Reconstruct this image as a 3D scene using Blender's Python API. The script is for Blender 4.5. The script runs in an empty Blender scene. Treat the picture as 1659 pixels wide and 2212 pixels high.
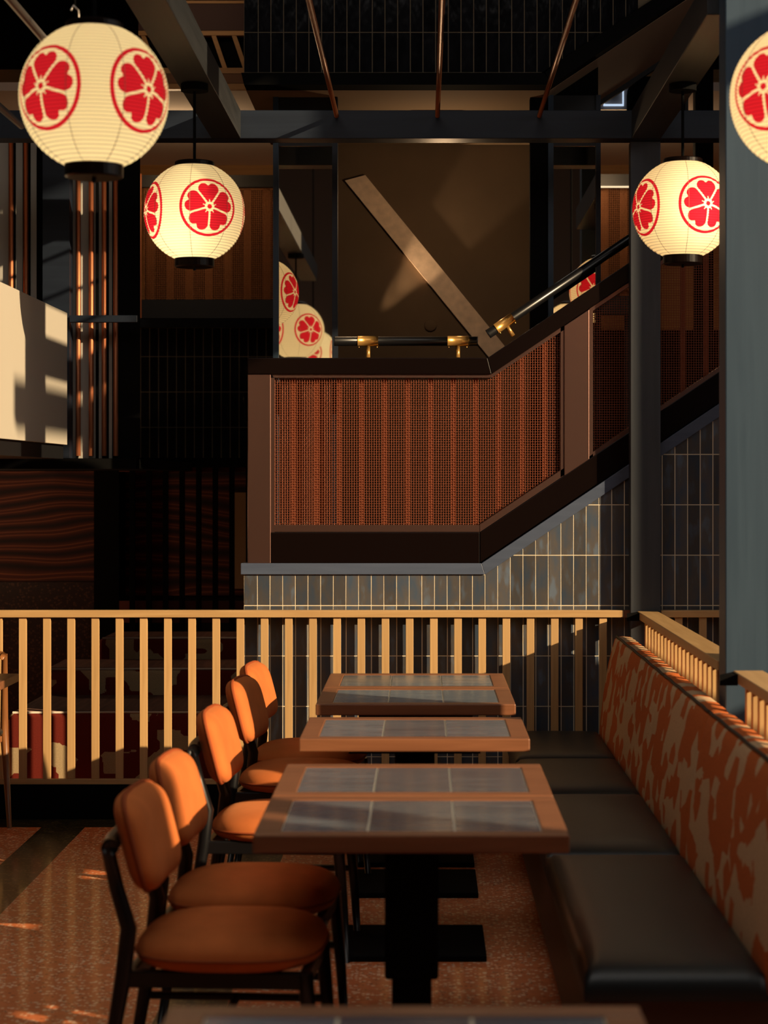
import bpy, bmesh, math, random
from mathutils import Vector, Matrix, Euler
random.seed(7)
sc = bpy.context.scene
COL = sc.collection

# ------------------------------------------------------------------ camera
F = 4400.0            # focal length in pixels of the 1659 x 2212 frame
CX, CY = 915.0, 1035.0  # principal point
EYE = 1.604
cam = bpy.data.cameras.new('camera')
cam.sensor_fit = 'HORIZONTAL'; cam.sensor_width = 36.0
cam.lens = F / 1659.0 * 36.0
cam.shift_x = -(CX - 829.5) / 1659.0
cam.shift_y = (CY - 1106.0) / 1659.0
cam.clip_start = 0.05; cam.clip_end = 100
cam.dof.use_dof = True; cam.dof.focus_distance = 9.5; cam.dof.aperture_fstop = 5.0
camo = bpy.data.objects.new('camera', cam); COL.objects.link(camo)
camo.location = (0, 0, EYE); camo.rotation_euler = (math.pi/2, 0, 0)
sc.camera = camo

# ------------------------------------------------------------------ light and exposure
SUN_S, SUN_K = 1.52, 0.41
sc.view_settings.view_transform = 'Standard'; sc.view_settings.look = 'None'
sc.view_settings.exposure = 0.0; sc.view_settings.gamma = 1.0
sc.view_settings.use_curve_mapping = False
w = bpy.data.worlds.new('sky'); sc.world = w; w.use_nodes = True
w.node_tree.nodes['Background'].inputs[0].default_value = (0.86, 0.80, 0.74, 1)
w.node_tree.nodes['Background'].inputs[1].default_value = 1.28
sl = bpy.data.lights.new('sun', 'SUN'); sl.energy = 7.0; sl.color = (1.0, 0.74, 0.44); sl.angle = math.radians(0.55)
so = bpy.data.objects.new('sun', sl); COL.objects.link(so)
so.rotation_euler = Vector((-SUN_S, 1.0, -SUN_S*SUN_K)).to_track_quat('-Z', 'Y').to_euler()
so.location = (8, -3, 6)
pl = bpy.data.lights.new('window_portal', 'AREA'); pl.shape = 'RECTANGLE'; pl.size = 3.5; pl.size_y = 5.5
pl.cycles.is_portal = True
po = bpy.data.objects.new('window_portal', pl); COL.objects.link(po)
po.location = (4.7, 4.54, 3.97); po.rotation_euler = (0, math.pi/2, 0)
p2 = bpy.data.lights.new('skylight_portal', 'AREA'); p2.shape = 'RECTANGLE'; p2.size = 4.6; p2.size_y = 5.0
p2.cycles.is_portal = True
po2 = bpy.data.objects.new('skylight_portal', p2); COL.objects.link(po2); po2.location = (-0.7, 4.0, 6.17)
try:
    sc.cycles.sample_clamp_indirect = 4.0; sc.cycles.max_bounces = 7
    sc.cycles.caustics_reflective = False; sc.cycles.caustics_refractive = False
except Exception: pass

# ------------------------------------------------------------------ helpers
def P(px, py, Y):
    return Vector(((px - CX)*Y/F, Y, EYE + (CY - py)*Y/F))
def PX(px, Y): return (px - CX)*Y/F
def PZ(py, Y): return EYE + (CY - py)*Y/F

def link(o, parent=None):
    COL.objects.link(o)
    if parent is not None: o.parent = parent
    return o
def tag(o, label=None, cat=None, group=None, kind=None):
    if label: o['label'] = label
    if cat: o['category'] = cat
    if group: o['group'] = group
    if kind: o['kind'] = kind
    return o
def thing(name, label, cat, loc=(0,0,0), rz=0.0, group=None):
    o = bpy.data.objects.new(name, None); COL.objects.link(o)
    o.empty_display_size = 0.05
    o.location = loc; o.rotation_euler = (0, 0, rz)
    return tag(o, label, cat, group)

class MB:
    """collects shapes into one mesh"""
    def __init__(s): s.v = []; s.f = []
    def add(s, vs, fs):
        n = len(s.v); s.v += [tuple(v) for v in vs]; s.f += [tuple(i+n for i in f) for f in fs]; return s
    def box(s, x0, x1, y0, y1, z0, z1):
        vs = [(x0,y0,z0),(x1,y0,z0),(x1,y1,z0),(x0,y1,z0),(x0,y0,z1),(x1,y0,z1),(x1,y1,z1),(x0,y1,z1)]
        return s.add(vs, [(0,3,2,1),(4,5,6,7),(0,1,5,4),(1,2,6,5),(2,3,7,6),(3,0,4,7)])
    def prism_y(s, pts, y0, y1):
        """polygon of (x,z) extruded from y0 (front) to y1"""
        n = len(pts)
        vs = [(x, y0, z) for x, z in pts] + [(x, y1, z) for x, z in pts]
        a = sum(pts[i][0]*pts[(i+1)%n][1]-pts[(i+1)%n][0]*pts[i][1] for i in range(n))
        f0 = tuple(range(n)); f1 = tuple(range(2*n-1, n-1, -1))
        fs = [f0, f1] + [(i, n+i, n+(i+1)%n, (i+1)%n) for i in range(n)]
        if a < 0: fs = [tuple(reversed(f)) for f in fs]
        return s.add(vs, fs)
    def tube(s, pts, r, n=8, cap=True):
        pts = [Vector(p) for p in pts]
        rs = r if isinstance(r, (list, tuple)) else [r]*len(pts)
        rings = []
        up = None
        for i, p in enumerate(pts):
            t = (pts[min(i+1, len(pts)-1)] - pts[max(i-1, 0)]).normalized()
            if up is None:
                up = Vector((0,0,1)) if abs(t.z) < 0.9 else Vector((1,0,0))
            a = t.cross(up).normalized(); b = a.cross(t).normalized(); up = b
            rings.append([p + rs[i]*(math.cos(2*math.pi*k/n)*a + math.sin(2*math.pi*k/n)*b) for k in range(n)])
        vs = [v for rg in rings for v in rg]
        fs = []
        for i in range(len(rings)-1):
            for k in range(n):
                fs.append((i*n+k, (i+1)*n+k, (i+1)*n+(k+1)%n, i*n+(k+1)%n)[::-1])
        if cap:
            fs.append(tuple(range(n))[::1]); fs.append(tuple((len(rings)-1)*n+k for k in range(n))[::-1])
        return s.add(vs, fs)
    def lathe(s, prof, n=32, closed=True):
        """profile of (r,z) turned about z"""
        m = len(prof); vs = []; fs = []
        for r, z in prof:
            for k in range(n):
                a = 2*math.pi*k/n; vs.append((r*math.cos(a), r*math.sin(a), z))
        for i in range(m-1):
            for k in range(n):
                fs.append((i*n+k, i*n+(k+1)%n, (i+1)*n+(k+1)%n, (i+1)*n+k))
        return s.add(vs, fs)
    def build(s, name, mat, parent=None, smooth=False, bevel=0.0, seg=2):
        me = bpy.data.meshes.new(name); me.from_pydata(s.v, [], s.f); me.update()
        if bevel:
            bm = bmesh.new(); bm.from_mesh(me)
            bmesh.ops.recalc_face_normals(bm, faces=bm.faces)
            es = [e for e in bm.edges if len(e.link_faces) == 2 and e.calc_face_angle(0) > 0.5]
            bmesh.ops.bevel(bm, geom=es, offset=bevel, segments=seg, affect='EDGES', profile=0.5, clamp_overlap=True)
            bm.to_mesh(me); bm.free()
        if smooth:
            for p in me.polygons: p.use_smooth = True
        if mat: me.materials.append(mat)
        return link(bpy.data.objects.new(name, me), parent)
def struct(o, label=None): 
    o['kind'] = 'structure'
    if label: o['label'] = label
    return o
def dup(o, parent=None):
    c = o.copy(); COL.objects.link(c); c.parent = parent
    for ch in list(o.children): dup(ch, c)
    return c
def pxpoly(pts, Y): return [(PX(a, Y), PZ(b, Y)) for a, b in pts]

# ------------------------------------------------------------------ materials
def newmat(name):
    m = bpy.data.materials.new(name); m.use_nodes = True
    return m, m.node_tree, m.node_tree.nodes['Principled BSDF']
def N(nt, typ, **kw):
    n = nt.nodes.new(typ)
    for k, v in kw.items(): setattr(n, k, v)
    return n
def L(nt, a, b): nt.links.new(a, b)
def plain(name, col, rough=0.5, metal=0.0, spec=0.5, bump=0.0, scale=60, var=0.0, vscale=4.0, coat=0.0):
    m, nt, b = newmat(name)
    b.inputs['Base Color'].default_value = (*col, 1); b.inputs['Roughness'].default_value = rough
    b.inputs['Metallic'].default_value = metal; b.inputs['Specular IOR Level'].default_value = spec
    if coat: b.inputs['Coat Weight'].default_value = coat; b.inputs['Coat Roughness'].default_value = 0.1
    if bump or var: tc = N(nt, 'ShaderNodeTexCoord')
    if var:
        n = N(nt, 'ShaderNodeTexNoise'); n.inputs['Scale'].default_value = vscale; n.inputs['Detail'].default_value = 6
        L(nt, tc.outputs['Object'], n.inputs['Vector'])
        r = N(nt, 'ShaderNodeValToRGB'); r.color_ramp.elements[0].position = 0.3; r.color_ramp.elements[1].position = 0.7
        r.color_ramp.elements[0].color = (*[c*(1-var) for c in col], 1); r.color_ramp.elements[1].color = (*[min(1, c*(1+var)) for c in col], 1)
        L(nt, n.outputs['Fac'], r.inputs['Fac']); L(nt, r.outputs['Color'], b.inputs['Base Color'])
    if bump:
        n2 = N(nt, 'ShaderNodeTexNoise'); n2.inputs['Scale'].default_value = scale; n2.inputs['Detail'].default_value = 3
        L(nt, tc.outputs['Object'], n2.inputs['Vector'])
        bp = N(nt, 'ShaderNodeBump'); bp.inputs['Strength'].default_value = bump; bp.inputs['Distance'].default_value = 0.003
        L(nt, n2.outputs['Fac'], bp.inputs['Height']); L(nt, bp.outputs['Normal'], b.inputs['Normal'])
    return m
def wood(name, c1, c2, axis='X', rough=0.45, scale=1.0, rnd=True):
    """grain running along the axis"""
    m, nt, b = newmat(name)
    tc = N(nt, 'ShaderNodeTexCoord'); mp = N(nt, 'ShaderNodeMapping')
    s = [40*scale]*3; s['XYZ'.index(axis)] = 2.2*scale; mp.inputs['Scale'].default_value = s
    L(nt, tc.outputs['Object'], mp.inputs['Vector'])
    n = N(nt, 'ShaderNodeTexNoise'); n.inputs['Scale'].default_value = 1.0; n.inputs['Detail'].default_value = 5; n.inputs['Distortion'].default_value = 0.6
    L(nt, mp.outputs['Vector'], n.inputs['Vector'])
    r = N(nt, 'ShaderNodeValToRGB'); r.color_ramp.elements[0].position = 0.32; r.color_ramp.elements[1].position = 0.68
    r.color_ramp.elements[0].color = (*c1, 1); r.color_ramp.elements[1].color = (*c2, 1)
    L(nt, n.outputs['Fac'], r.inputs['Fac'])
    if rnd:
        oi = N(nt, 'ShaderNodeObjectInfo'); hs = N(nt, 'ShaderNodeHueSaturation')
        mr = N(nt, 'ShaderNodeMapRange'); mr.inputs['To Min'].default_value = 0.88; mr.inputs['To Max'].default_value = 1.1
        L(nt, oi.outputs['Random'], mr.inputs['Value']); L(nt, mr.outputs['Result'], hs.inputs['Value'])
        L(nt, r.outputs['Color'], hs.inputs['Color']); L(nt, hs.outputs['Color'], b.inputs['Base Color'])
    else: L(nt, r.outputs['Color'], b.inputs['Base Color'])
    b.inputs['Roughness'].default_value = rough
    bp = N(nt, 'ShaderNodeBump'); bp.inputs['Strength'].default_value = 0.15; bp.inputs['Distance'].default_value = 0.001
    L(nt, n.outputs['Fac'], bp.inputs['Height']); L(nt, bp.outputs['Normal'], b.inputs['Normal'])
    return m
def tilemat(name, c1, c2, rough, bump, bscale, stain=None, sc3=(1, 1, 0.35)):
    m, nt, b = newmat(name)
    oi = N(nt, 'ShaderNodeObjectInfo'); tc = N(nt, 'ShaderNodeTexCoord')
    va = N(nt, 'ShaderNodeVectorMath', operation='ADD'); cmb = N(nt, 'ShaderNodeCombineXYZ')
    ml = N(nt, 'ShaderNodeMath', operation='MULTIPLY'); ml.inputs[1].default_value = 37.0
    L(nt, oi.outputs['Random'], ml.inputs[0]); L(nt, ml.outputs[0], cmb.inputs['X']); L(nt, ml.outputs[0], cmb.inputs['Z'])
    L(nt, tc.outputs['Object'], va.inputs[0]); L(nt, cmb.outputs['Vector'], va.inputs[1])
    mp = N(nt, 'ShaderNodeMapping'); mp.inputs['Scale'].default_value = sc3; L(nt, va.outputs[0], mp.inputs['Vector'])
    n = N(nt, 'ShaderNodeTexNoise'); n.inputs['Scale'].default_value = 18; n.inputs['Detail'].default_value = 5
    L(nt, mp.outputs['Vector'], n.inputs['Vector'])
    r = N(nt, 'ShaderNodeValToRGB'); r.color_ramp.elements[0].position = 0.35; r.color_ramp.elements[1].position = 0.66
    r.color_ramp.elements[0].color = (*c1, 1); r.color_ramp.elements[1].color = (*c2, 1)
    if stain: e = r.color_ramp.elements.new(0.56); e.color = (*stain, 1)
    L(nt, n.outputs['Fac'], r.inputs['Fac'])
    hs = N(nt, 'ShaderNodeHueSaturation'); mr = N(nt, 'ShaderNodeMapRange'); mr.inputs['To Min'].default_value = 0.7; mr.inputs['To Max'].default_value = 1.3
    L(nt, oi.outputs['Random'], mr.inputs['Value']); L(nt, mr.outputs['Result'], hs.inputs['Value'])
    L(nt, r.outputs['Color'], hs.inputs['Color']); L(nt, hs.outputs['Color'], b.inputs['Base Color'])
    b.inputs['Roughness'].default_value = rough
    n2 = N(nt, 'ShaderNodeTexNoise'); n2.inputs['Scale'].default_value = bscale; n2.inputs['Detail'].default_value = 2
    L(nt, mp.outputs['Vector'], n2.inputs['Vector'])
    bp = N(nt, 'ShaderNodeBump'); bp.inputs['Strength'].default_value = bump; bp.inputs['Distance'].default_value = 0.004
    L(nt, n2.outputs['Fac'], bp.inputs['Height']); L(nt, bp.outputs['Normal'], b.inputs['Normal'])
    return m
def terrazzo(name, base, chip, chip2, rough):
    m, nt, b = newmat(name)
    tc = N(nt, 'ShaderNodeTexCoord')
    v = N(nt, 'ShaderNodeTexVoronoi'); v.inputs['Scale'].default_value = 70; v.inputs['Randomness'].default_value = 1
    L(nt, tc.outputs['Object'], v.inputs['Vector'])
    sp = N(nt, 'ShaderNodeSeparateColor'); L(nt, v.outputs['Color'], sp.inputs['Color'])
    def chipmask(ch, thr, size):
        a = N(nt, 'ShaderNodeMath', operation='GREATER_THAN'); a.inputs[1].default_value = thr; L(nt, sp.outputs[ch], a.inputs[0])
        d = N(nt, 'ShaderNodeMath', operation='LESS_THAN'); d.inputs[1].default_value = size; L(nt, v.outputs['Distance'], d.inputs[0])
        x = N(nt, 'ShaderNodeMath', operation='MULTIPLY'); L(nt, a.outputs[0], x.inputs[0]); L(nt, d.outputs[0], x.inputs[1]); return x.outputs[0]
    n = N(nt, 'ShaderNodeTexNoise'); n.inputs['Scale'].default_value = 30; L(nt, tc.outputs['Object'], n.inputs['Vector'])
    r = N(nt, 'ShaderNodeValToRGB'); r.color_ramp.elements[0].color = (*[c*0.75 for c in base], 1); r.color_ramp.elements[1].color = (*[c*1.2 for c in base], 1)
    L(nt, n.outputs['Fac'], r.inputs['Fac'])
    m1 = N(nt, 'ShaderNodeMix', data_type='RGBA'); L(nt, chipmask(0, 0.62, 0.50), m1.inputs['Factor']); L(nt, r.outputs['Color'], m1.inputs['A']); m1.inputs['B'].default_value = (*chip, 1)
    m2 = N(nt, 'ShaderNodeMix', data_type='RGBA'); L(nt, chipmask(1, 0.8, 0.38), m2.inputs['Factor']); L(nt, m1.outputs['Result'], m2.inputs['A']); m2.inputs['B'].default_value = (*chip2, 1)
    L(nt, m2.outputs['Result'], b.inputs['Base Color']); b.inputs['Roughness'].default_value = rough
    b.inputs['Specular IOR Level'].default_value = 0.3; b.inputs['Coat Weight'].default_value = 0.2; b.inputs['Coat Roughness'].default_value = 0.09
    return m
def patch_fabric(name, cols, scale3, thr, metric='EUCLIDEAN', weave=500, rough=0.9, warp=0.0, jag=0.0, rot=0.0):
    """two-colour cut-out pattern: random cells take one of the colours"""
    m, nt, b = newmat(name)
    tc = N(nt, 'ShaderNodeTexCoord'); mp = N(nt, 'ShaderNodeMapping'); mp.inputs['Scale'].default_value = scale3; mp.inputs['Rotation'].default_value = (rot, 0, 0)
    L(nt, tc.outputs['Object'], mp.inputs['Vector'])
    vec = mp.outputs['Vector']
    if jag:
        v0 = N(nt, 'ShaderNodeTexVoronoi'); v0.inputs['Scale'].default_value = 2.3; L(nt, vec, v0.inputs['Vector'])
        sb = N(nt, 'ShaderNodeVectorMath', operation='SUBTRACT'); sb.inputs[1].default_value = (0.5, 0.5, 0.5); L(nt, v0.outputs['Color'], sb.inputs[0])
        sc_ = N(nt, 'ShaderNodeVectorMath', operation='SCALE'); sc_.inputs['Scale'].default_value = jag; L(nt, sb.outputs[0], sc_.inputs[0])
        ad = N(nt, 'ShaderNodeVectorMath', operation='ADD'); L(nt, vec, ad.inputs[0]); L(nt, sc_.outputs[0], ad.inputs[1]); vec = ad.outputs[0]
    v = N(nt, 'ShaderNodeTexVoronoi', distance=metric); v.inputs['Scale'].default_value = 1.0; L(nt, vec, v.inputs['Vector'])
    sp = N(nt, 'ShaderNodeSeparateColor'); L(nt, v.outputs['Color'], sp.inputs['Color'])
    g = N(nt, 'ShaderNodeMath', operation='GREATER_THAN'); g.inputs[1].default_value = thr; L(nt, sp.outputs[0], g.inputs[0])
    mx = N(nt, 'ShaderNodeMix', data_type='RGBA'); mx.inputs['A'].default_value = (*cols[0], 1); mx.inputs['B'].default_value = (*cols[1], 1)
    L(nt, g.outputs[0], mx.inputs['Factor']); out = mx.outputs['Result']
    n = N(nt, 'ShaderNodeTexNoise'); n.inputs['Scale'].default_value = 160; n.inputs['Detail'].default_value = 3; L(nt, tc.outputs['Object'], n.inputs['Vector'])
    hs = N(nt, 'ShaderNodeHueSaturation'); mr = N(nt, 'ShaderNodeMapRange'); mr.inputs['To Min'].default_value = 0.7; mr.inputs['To Max'].default_value = 1.25
    L(nt, n.outputs['Fac'], mr.inputs['Value']); L(nt, mr.outputs['Result'], hs.inputs['Value']); L(nt, out, hs.inputs['Color'])
    L(nt, hs.outputs['Color'], b.inputs['Base Color']); b.inputs['Roughness'].default_value = rough
    b.inputs['Specular IOR Level'].default_value = 0.2
    bp = N(nt, 'ShaderNodeBump'); bp.inputs['Strength'].default_value = 0.25; bp.inputs['Distance'].default_value = 0.002
    L(nt, n.outputs['Fac'], bp.inputs['Height']); L(nt, bp.outputs['Normal'], b.inputs['Normal'])
    return m

M = {}
M['oak'] = wood('oak', (0.50, 0.30, 0.125), (0.60, 0.38, 0.17), 'Z')
M['oak_x'] = wood('oak_x', (0.50, 0.30, 0.125), (0.60, 0.38, 0.17), 'X')
M['oak_y'] = wood('oak_y', (0.50, 0.30, 0.125), (0.60, 0.38, 0.17), 'Y')
M['table'] = wood('table_wood', (0.19, 0.073, 0.033), (0.275, 0.11, 0.051), 'X', 0.38)
M['chairwood'] = wood('chair_wood', (0.20, 0.075, 0.025), (0.30, 0.12, 0.04), 'Z', 0.35)
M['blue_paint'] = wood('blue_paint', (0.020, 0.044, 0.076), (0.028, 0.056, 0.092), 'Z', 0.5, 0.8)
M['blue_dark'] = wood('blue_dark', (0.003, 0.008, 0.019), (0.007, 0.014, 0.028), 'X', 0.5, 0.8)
M['blue_beam'] = wood('blue_beam', (0.011, 0.013, 0.016), (0.023, 0.025, 0.028), 'Y', 0.5, 0.8)
M['ledge'] = wood('ledge_paint', (0.060, 0.080, 0.130), (0.075, 0.098, 0.155), 'X', 0.45, 0.8)
M['black'] = plain('black_paint', (0.006, 0.006, 0.007), 0.45)
M['matt_black'] = plain('matt_black', (0.005, 0.005, 0.005), 0.85, spec=0.05)
M['black_metal'] = plain('black_metal', (0.005, 0.005, 0.006), 0.3)
M['dark_wall'] = plain('dark_wall', (0.006, 0.005, 0.004), 0.8, spec=0.2, var=0.3)
M['bronze'] = plain('brushed_bronze', (0.24, 0.135, 0.11), 0.36, metal=0.92, bump=0.05, scale=300)
M['bronze_dark'] = plain('dark_bronze', (0.005, 0.0022, 0.0018), 0.32, metal=0.0, spec=0.16)
M['wire'] = plain('copper_wire', (0.33, 0.095, 0.045), 0.42, metal=0.55)
M['wire_dim'] = plain('brown_wire', (0.30, 0.12, 0.045), 0.45, metal=0.5)
M['copper'] = plain('copper', (0.52, 0.18, 0.08), 0.48, metal=0.8)
M['brass'] = plain('brass', (0.75, 0.42, 0.12), 0.32, metal=0.75)
M['steel'] = plain('steel', (0.34, 0.30, 0.27), 0.35, metal=0.9)
M['grout'] = plain('grout', (0.80, 0.70, 0.52), 0.9)
M['grout_dark'] = plain('grout_dark', (0.16, 0.125, 0.08), 0.9)
M['tile'] = tilemat('blue_grey_tile', (0.050, 0.072, 0.108), (0.095, 0.122, 0.165), 0.30, 0.25, 14, stain=(0.085, 0.078, 0.075))
M['tile_black'] = tilemat('black_tile', (0.004, 0.004, 0.005), (0.008, 0.008, 0.010), 0.14, 0.9, 22); M['tile_black'].node_tree.nodes['Principled BSDF'].inputs['Specular IOR Level'].default_value = 0.12
M['inset'] = tilemat('ribbed_table_tile', (0.080, 0.105, 0.135), (0.155, 0.185, 0.22), 0.15, 0.12, 8, sc3=(0.25, 3.5, 1))
M['plaster'] = plain('white_plaster', (0.47, 0.43, 0.36), 0.8, bump=0.05, scale=200)
M['pale_strip'] = plain('pale_strip', (0.42, 0.40, 0.35), 0.8)
M['brown_wall'] = plain('brown_plaster', (0.155, 0.104, 0.064), 0.85, bump=0.08, scale=150, var=0.08)
M['soffit'] = plain('soffit_plaster', (0.26, 0.18, 0.11), 0.85)
M['diagonal_band'] = plain('pale_band', (0.86, 0.66, 0.50), 0.7, var=0.12, vscale=25)
M['gold_wood'] = wood('gold_wood', (0.42, 0.20, 0.05), (0.52, 0.26, 0.07), 'X', 0.5)
M['ceiling_white'] = plain('ceiling_white', (0.80, 0.70, 0.60), 0.9)
M['red_panel'] = plain('dark_red_panel', (0.05, 0.008, 0.006), 0.6)
M['velvet'] = plain('orange_velvet', (0.58, 0.158, 0.040), 0.85, spec=0.15, bump=0.15, scale=350, var=0.13, vscale=9)
M['velvet'].node_tree.nodes['Principled BSDF'].inputs['Sheen Weight'].default_value = 0.2
M['velvet'].node_tree.nodes['Principled BSDF'].inputs['Sheen Tint'].default_value = (1.0, 0.45, 0.2, 1)
M['velvet_pipe'] = plain('velvet_piping', (0.30, 0.065, 0.018), 0.8, spec=0.2)
M['leather'] = plain('green_black_leather', (0.010, 0.014, 0.015), 0.40, bump=0.12, scale=120, var=0.2)
M['fabric'] = patch_fabric('orange_cutout_fabric', [(0.50, 0.125, 0.030), (0.56, 0.38, 0.22)], (0.3, 10.5, 12.5), 0.52, 'EUCLIDEAN', jag=0.07, rot=0.5)
M['booth'] = patch_fabric('burgundy_patch_fabric', [(0.16, 0.018, 0.010), (0.46, 0.34, 0.19)], (7.0, 0.5, 7.5), 0.52, 'CHEBYCHEV', jag=0.05)
M['booth_top'] = wood('striped_seat_cloth', (0.10, 0.035, 0.022), (0.19, 0.075, 0.045), 'Y', 0.85)
M['piping'] = plain('black_piping', (0.01, 0.008, 0.008), 0.6)
M['pale_piping'] = plain('pale_piping', (0.55, 0.45, 0.36), 0.7)
M['terrazzo'] = terrazzo('orange_terrazzo', (0.76, 0.215, 0.078), (0.98, 0.66, 0.44), (0.36, 0.09, 0.035), 0.34)
M['terrazzo_dark'] = terrazzo('dark_terrazzo', (0.026, 0.022, 0.013), (0.14, 0.11, 0.05), (0.015, 0.014, 0.012), 0.32)
M['dark_base'] = plain('dark_base', (0.05, 0.018, 0.008), 0.5); M['post_paint'] = wood('post_paint', (0.034, 0.040, 0.050), (0.048, 0.054, 0.064), 'Z', 0.5, 0.8); M['rod'] = plain('rod_copper', (0.26, 0.10, 0.05), 0.35, metal=0.9)

def emit(name, col, s):
    m = bpy.data.materials.new(name); m.use_nodes = True; nt = m.node_tree
    nt.nodes.remove(nt.nodes['Principled BSDF']); e = N(nt, 'ShaderNodeEmission')
    e.inputs[0].default_value = (*col, 1); e.inputs[1].default_value = s
    L(nt, e.outputs[0], nt.nodes['Material Output'].inputs[0]); return m
M['led_white'] = emit('led_white', (0.62, 0.78, 1.0), 0.9)
M['led_warm'] = emit('led_warm', (1.0, 0.75, 0.45), 1.1)

# mirror glass
m, nt, b = newmat('mirror'); b.inputs['Base Color'].default_value = (0.85, 0.80, 0.72, 1); b.inputs['Metallic'].default_value = 1; b.inputs['Roughness'].default_value = 0.015; M['mirror'] = m

def paper_material():
    """lantern paper: lit from inside, four printed crests around the globe"""
    m, nt, b = newmat('lantern_paper')
    out = nt.nodes['Material Output']; nt.nodes.remove(b)
    tc = N(nt, 'ShaderNodeTexCoord'); nz = N(nt, 'ShaderNodeVectorMath', operation='NORMALIZE'); L(nt, tc.outputs['Object'], nz.inputs[0])
    sep = N(nt, 'ShaderNodeSeparateXYZ'); L(nt, nz.outputs[0], sep.inputs[0])
    def mth(op, a, bb=None, c=None):
        n = N(nt, 'ShaderNodeMath', operation=op)
        for i, x in enumerate((a, bb, c)):
            if x is None: continue
            if isinstance(x, (int, float)): n.inputs[i].default_value = x
            else: L(nt, x, n.inputs[i])
        return n.outputs[0]
    x, y, z = sep.outputs
    lon = mth('ARCTAN2', x, mth('MULTIPLY', y, -1.0))            # 0 at -Y
    q = math.pi/2
    dl = mth('SUBTRACT', mth('FLOORED_MODULO', mth('ADD', lon, q/2), q), q/2)
    cl = mth('SQRT', mth('SUBTRACT', 1.0, mth('MULTIPLY', z, z)))
    a = mth('DIVIDE', mth('MULTIPLY', mth('SINE', dl), cl), 0.563)
    bz = mth('DIVIDE', z, 0.563)
    r = mth('SQRT', mth('ADD', mth('MULTIPLY', a, a), mth('MULTIPLY', bz, bz)))
    ring = mth('MULTIPLY', mth('LESS_THAN', r, 1.0), mth('GREATER_THAN', r, 0.915))
    th = mth('ARCTAN2', a, bz)                                    # 0 = up
    s5 = 2*math.pi/5
    tl = mth('SUBTRACT', mth('FLOORED_MODULO', mth('ADD', th, s5/2), s5), s5/2)
    at = mth('ABSOLUTE', tl)
    tn = mth('DIVIDE', at, s5/2)
    cr = N(nt, 'ShaderNodeValToRGB'); cr.color_ramp.interpolation = 'B_SPLINE'
    vals = [(0.0, 0.735), (0.08, 0.765), (0.20, 0.83), (0.42, 0.85), (0.62, 0.82), (0.80, 0.76), (0.92, 0.66), (1.0, 0.58)]
    els = cr.color_ramp.elements
    els[0].position, els[0].color = 0.0, (vals[0][1],)*3 + (1,)
    els[1].position, els[1].color = 1.0, (vals[-1][1],)*3 + (1,)
    for p_, v_ in vals[1:-1]: e = els.new(p_); e.color = (v_, v_, v_, 1)
    L(nt, tn, cr.inputs['Fac'])
    petal = mth('LESS_THAN', r, cr.outputs['Color'])
    gap = mth('GREATER_THAN', mth('MULTIPLY', r, mth('SINE', mth('SUBTRACT', s5/2, at))), 0.034)
    petal = mth('MULTIPLY', mth('MULTIPLY', petal, gap), mth('GREATER_THAN', r, 0.17))
    # five short stamens reaching into the petals
    st = mth('MULTIPLY', mth('LESS_THAN', mth('MULTIPLY', r, mth('SINE', at)), 0.016), mth('LESS_THAN', r, 0.25))
    petal = mth('MULTIPLY', petal, mth('SUBTRACT', 1.0, st))
    dot = mth('LESS_THAN', r, 0.082)
    red = mth('MINIMUM', mth('ADD', mth('ADD', ring, petal), dot), 1.0)
    # fine paper rib lines
    lines = mth('SINE', mth('MULTIPLY', N_z(nt, tc), 2*math.pi/0.0098))
    ln = N(nt, 'ShaderNodeMapRange'); ln.inputs['From Min'].default_value = -1; ln.inputs['From Max'].default_value = -0.55
    ln.inputs['To Min'].default_value = 0.55; ln.inputs['To Max'].default_value = 1.0; L(nt, lines, ln.inputs['Value'])
    mx = N(nt, 'ShaderNodeMix', data_type='RGBA'); mx.inputs['A'].default_value = (0.92, 0.82, 0.56, 1); mx.inputs['B'].default_value = (0.60, 0.016, 0.034, 1)
    L(nt, red, mx.inputs['Factor'])
    vm = N(nt, 'ShaderNodeVectorMath', operation='SCALE'); L(nt, mx.outputs['Result'], vm.inputs[0]); L(nt, ln.outputs['Result'], vm.inputs['Scale'])
    tr = N(nt, 'ShaderNodeBsdfTranslucent'); L(nt, vm.outputs[0], tr.inputs['Color'])
    df = N(nt, 'ShaderNodeBsdfDiffuse'); L(nt, vm.outputs[0], df.inputs['Color'])
    ms = N(nt, 'ShaderNodeMixShader'); ms.inputs[0].default_value = 0.28; L(nt, tr.outputs[0], ms.inputs[1]); L(nt, df.outputs[0], ms.inputs[2])
    L(nt, ms.outputs[0], out.inputs[0])
    return m
def N_z(nt, tc):
    s = N(nt, 'ShaderNodeSeparateXYZ'); L(nt, tc.outputs['Object'], s.inputs[0]); return s.outputs[2]
M['paper'] = paper_material()

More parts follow.
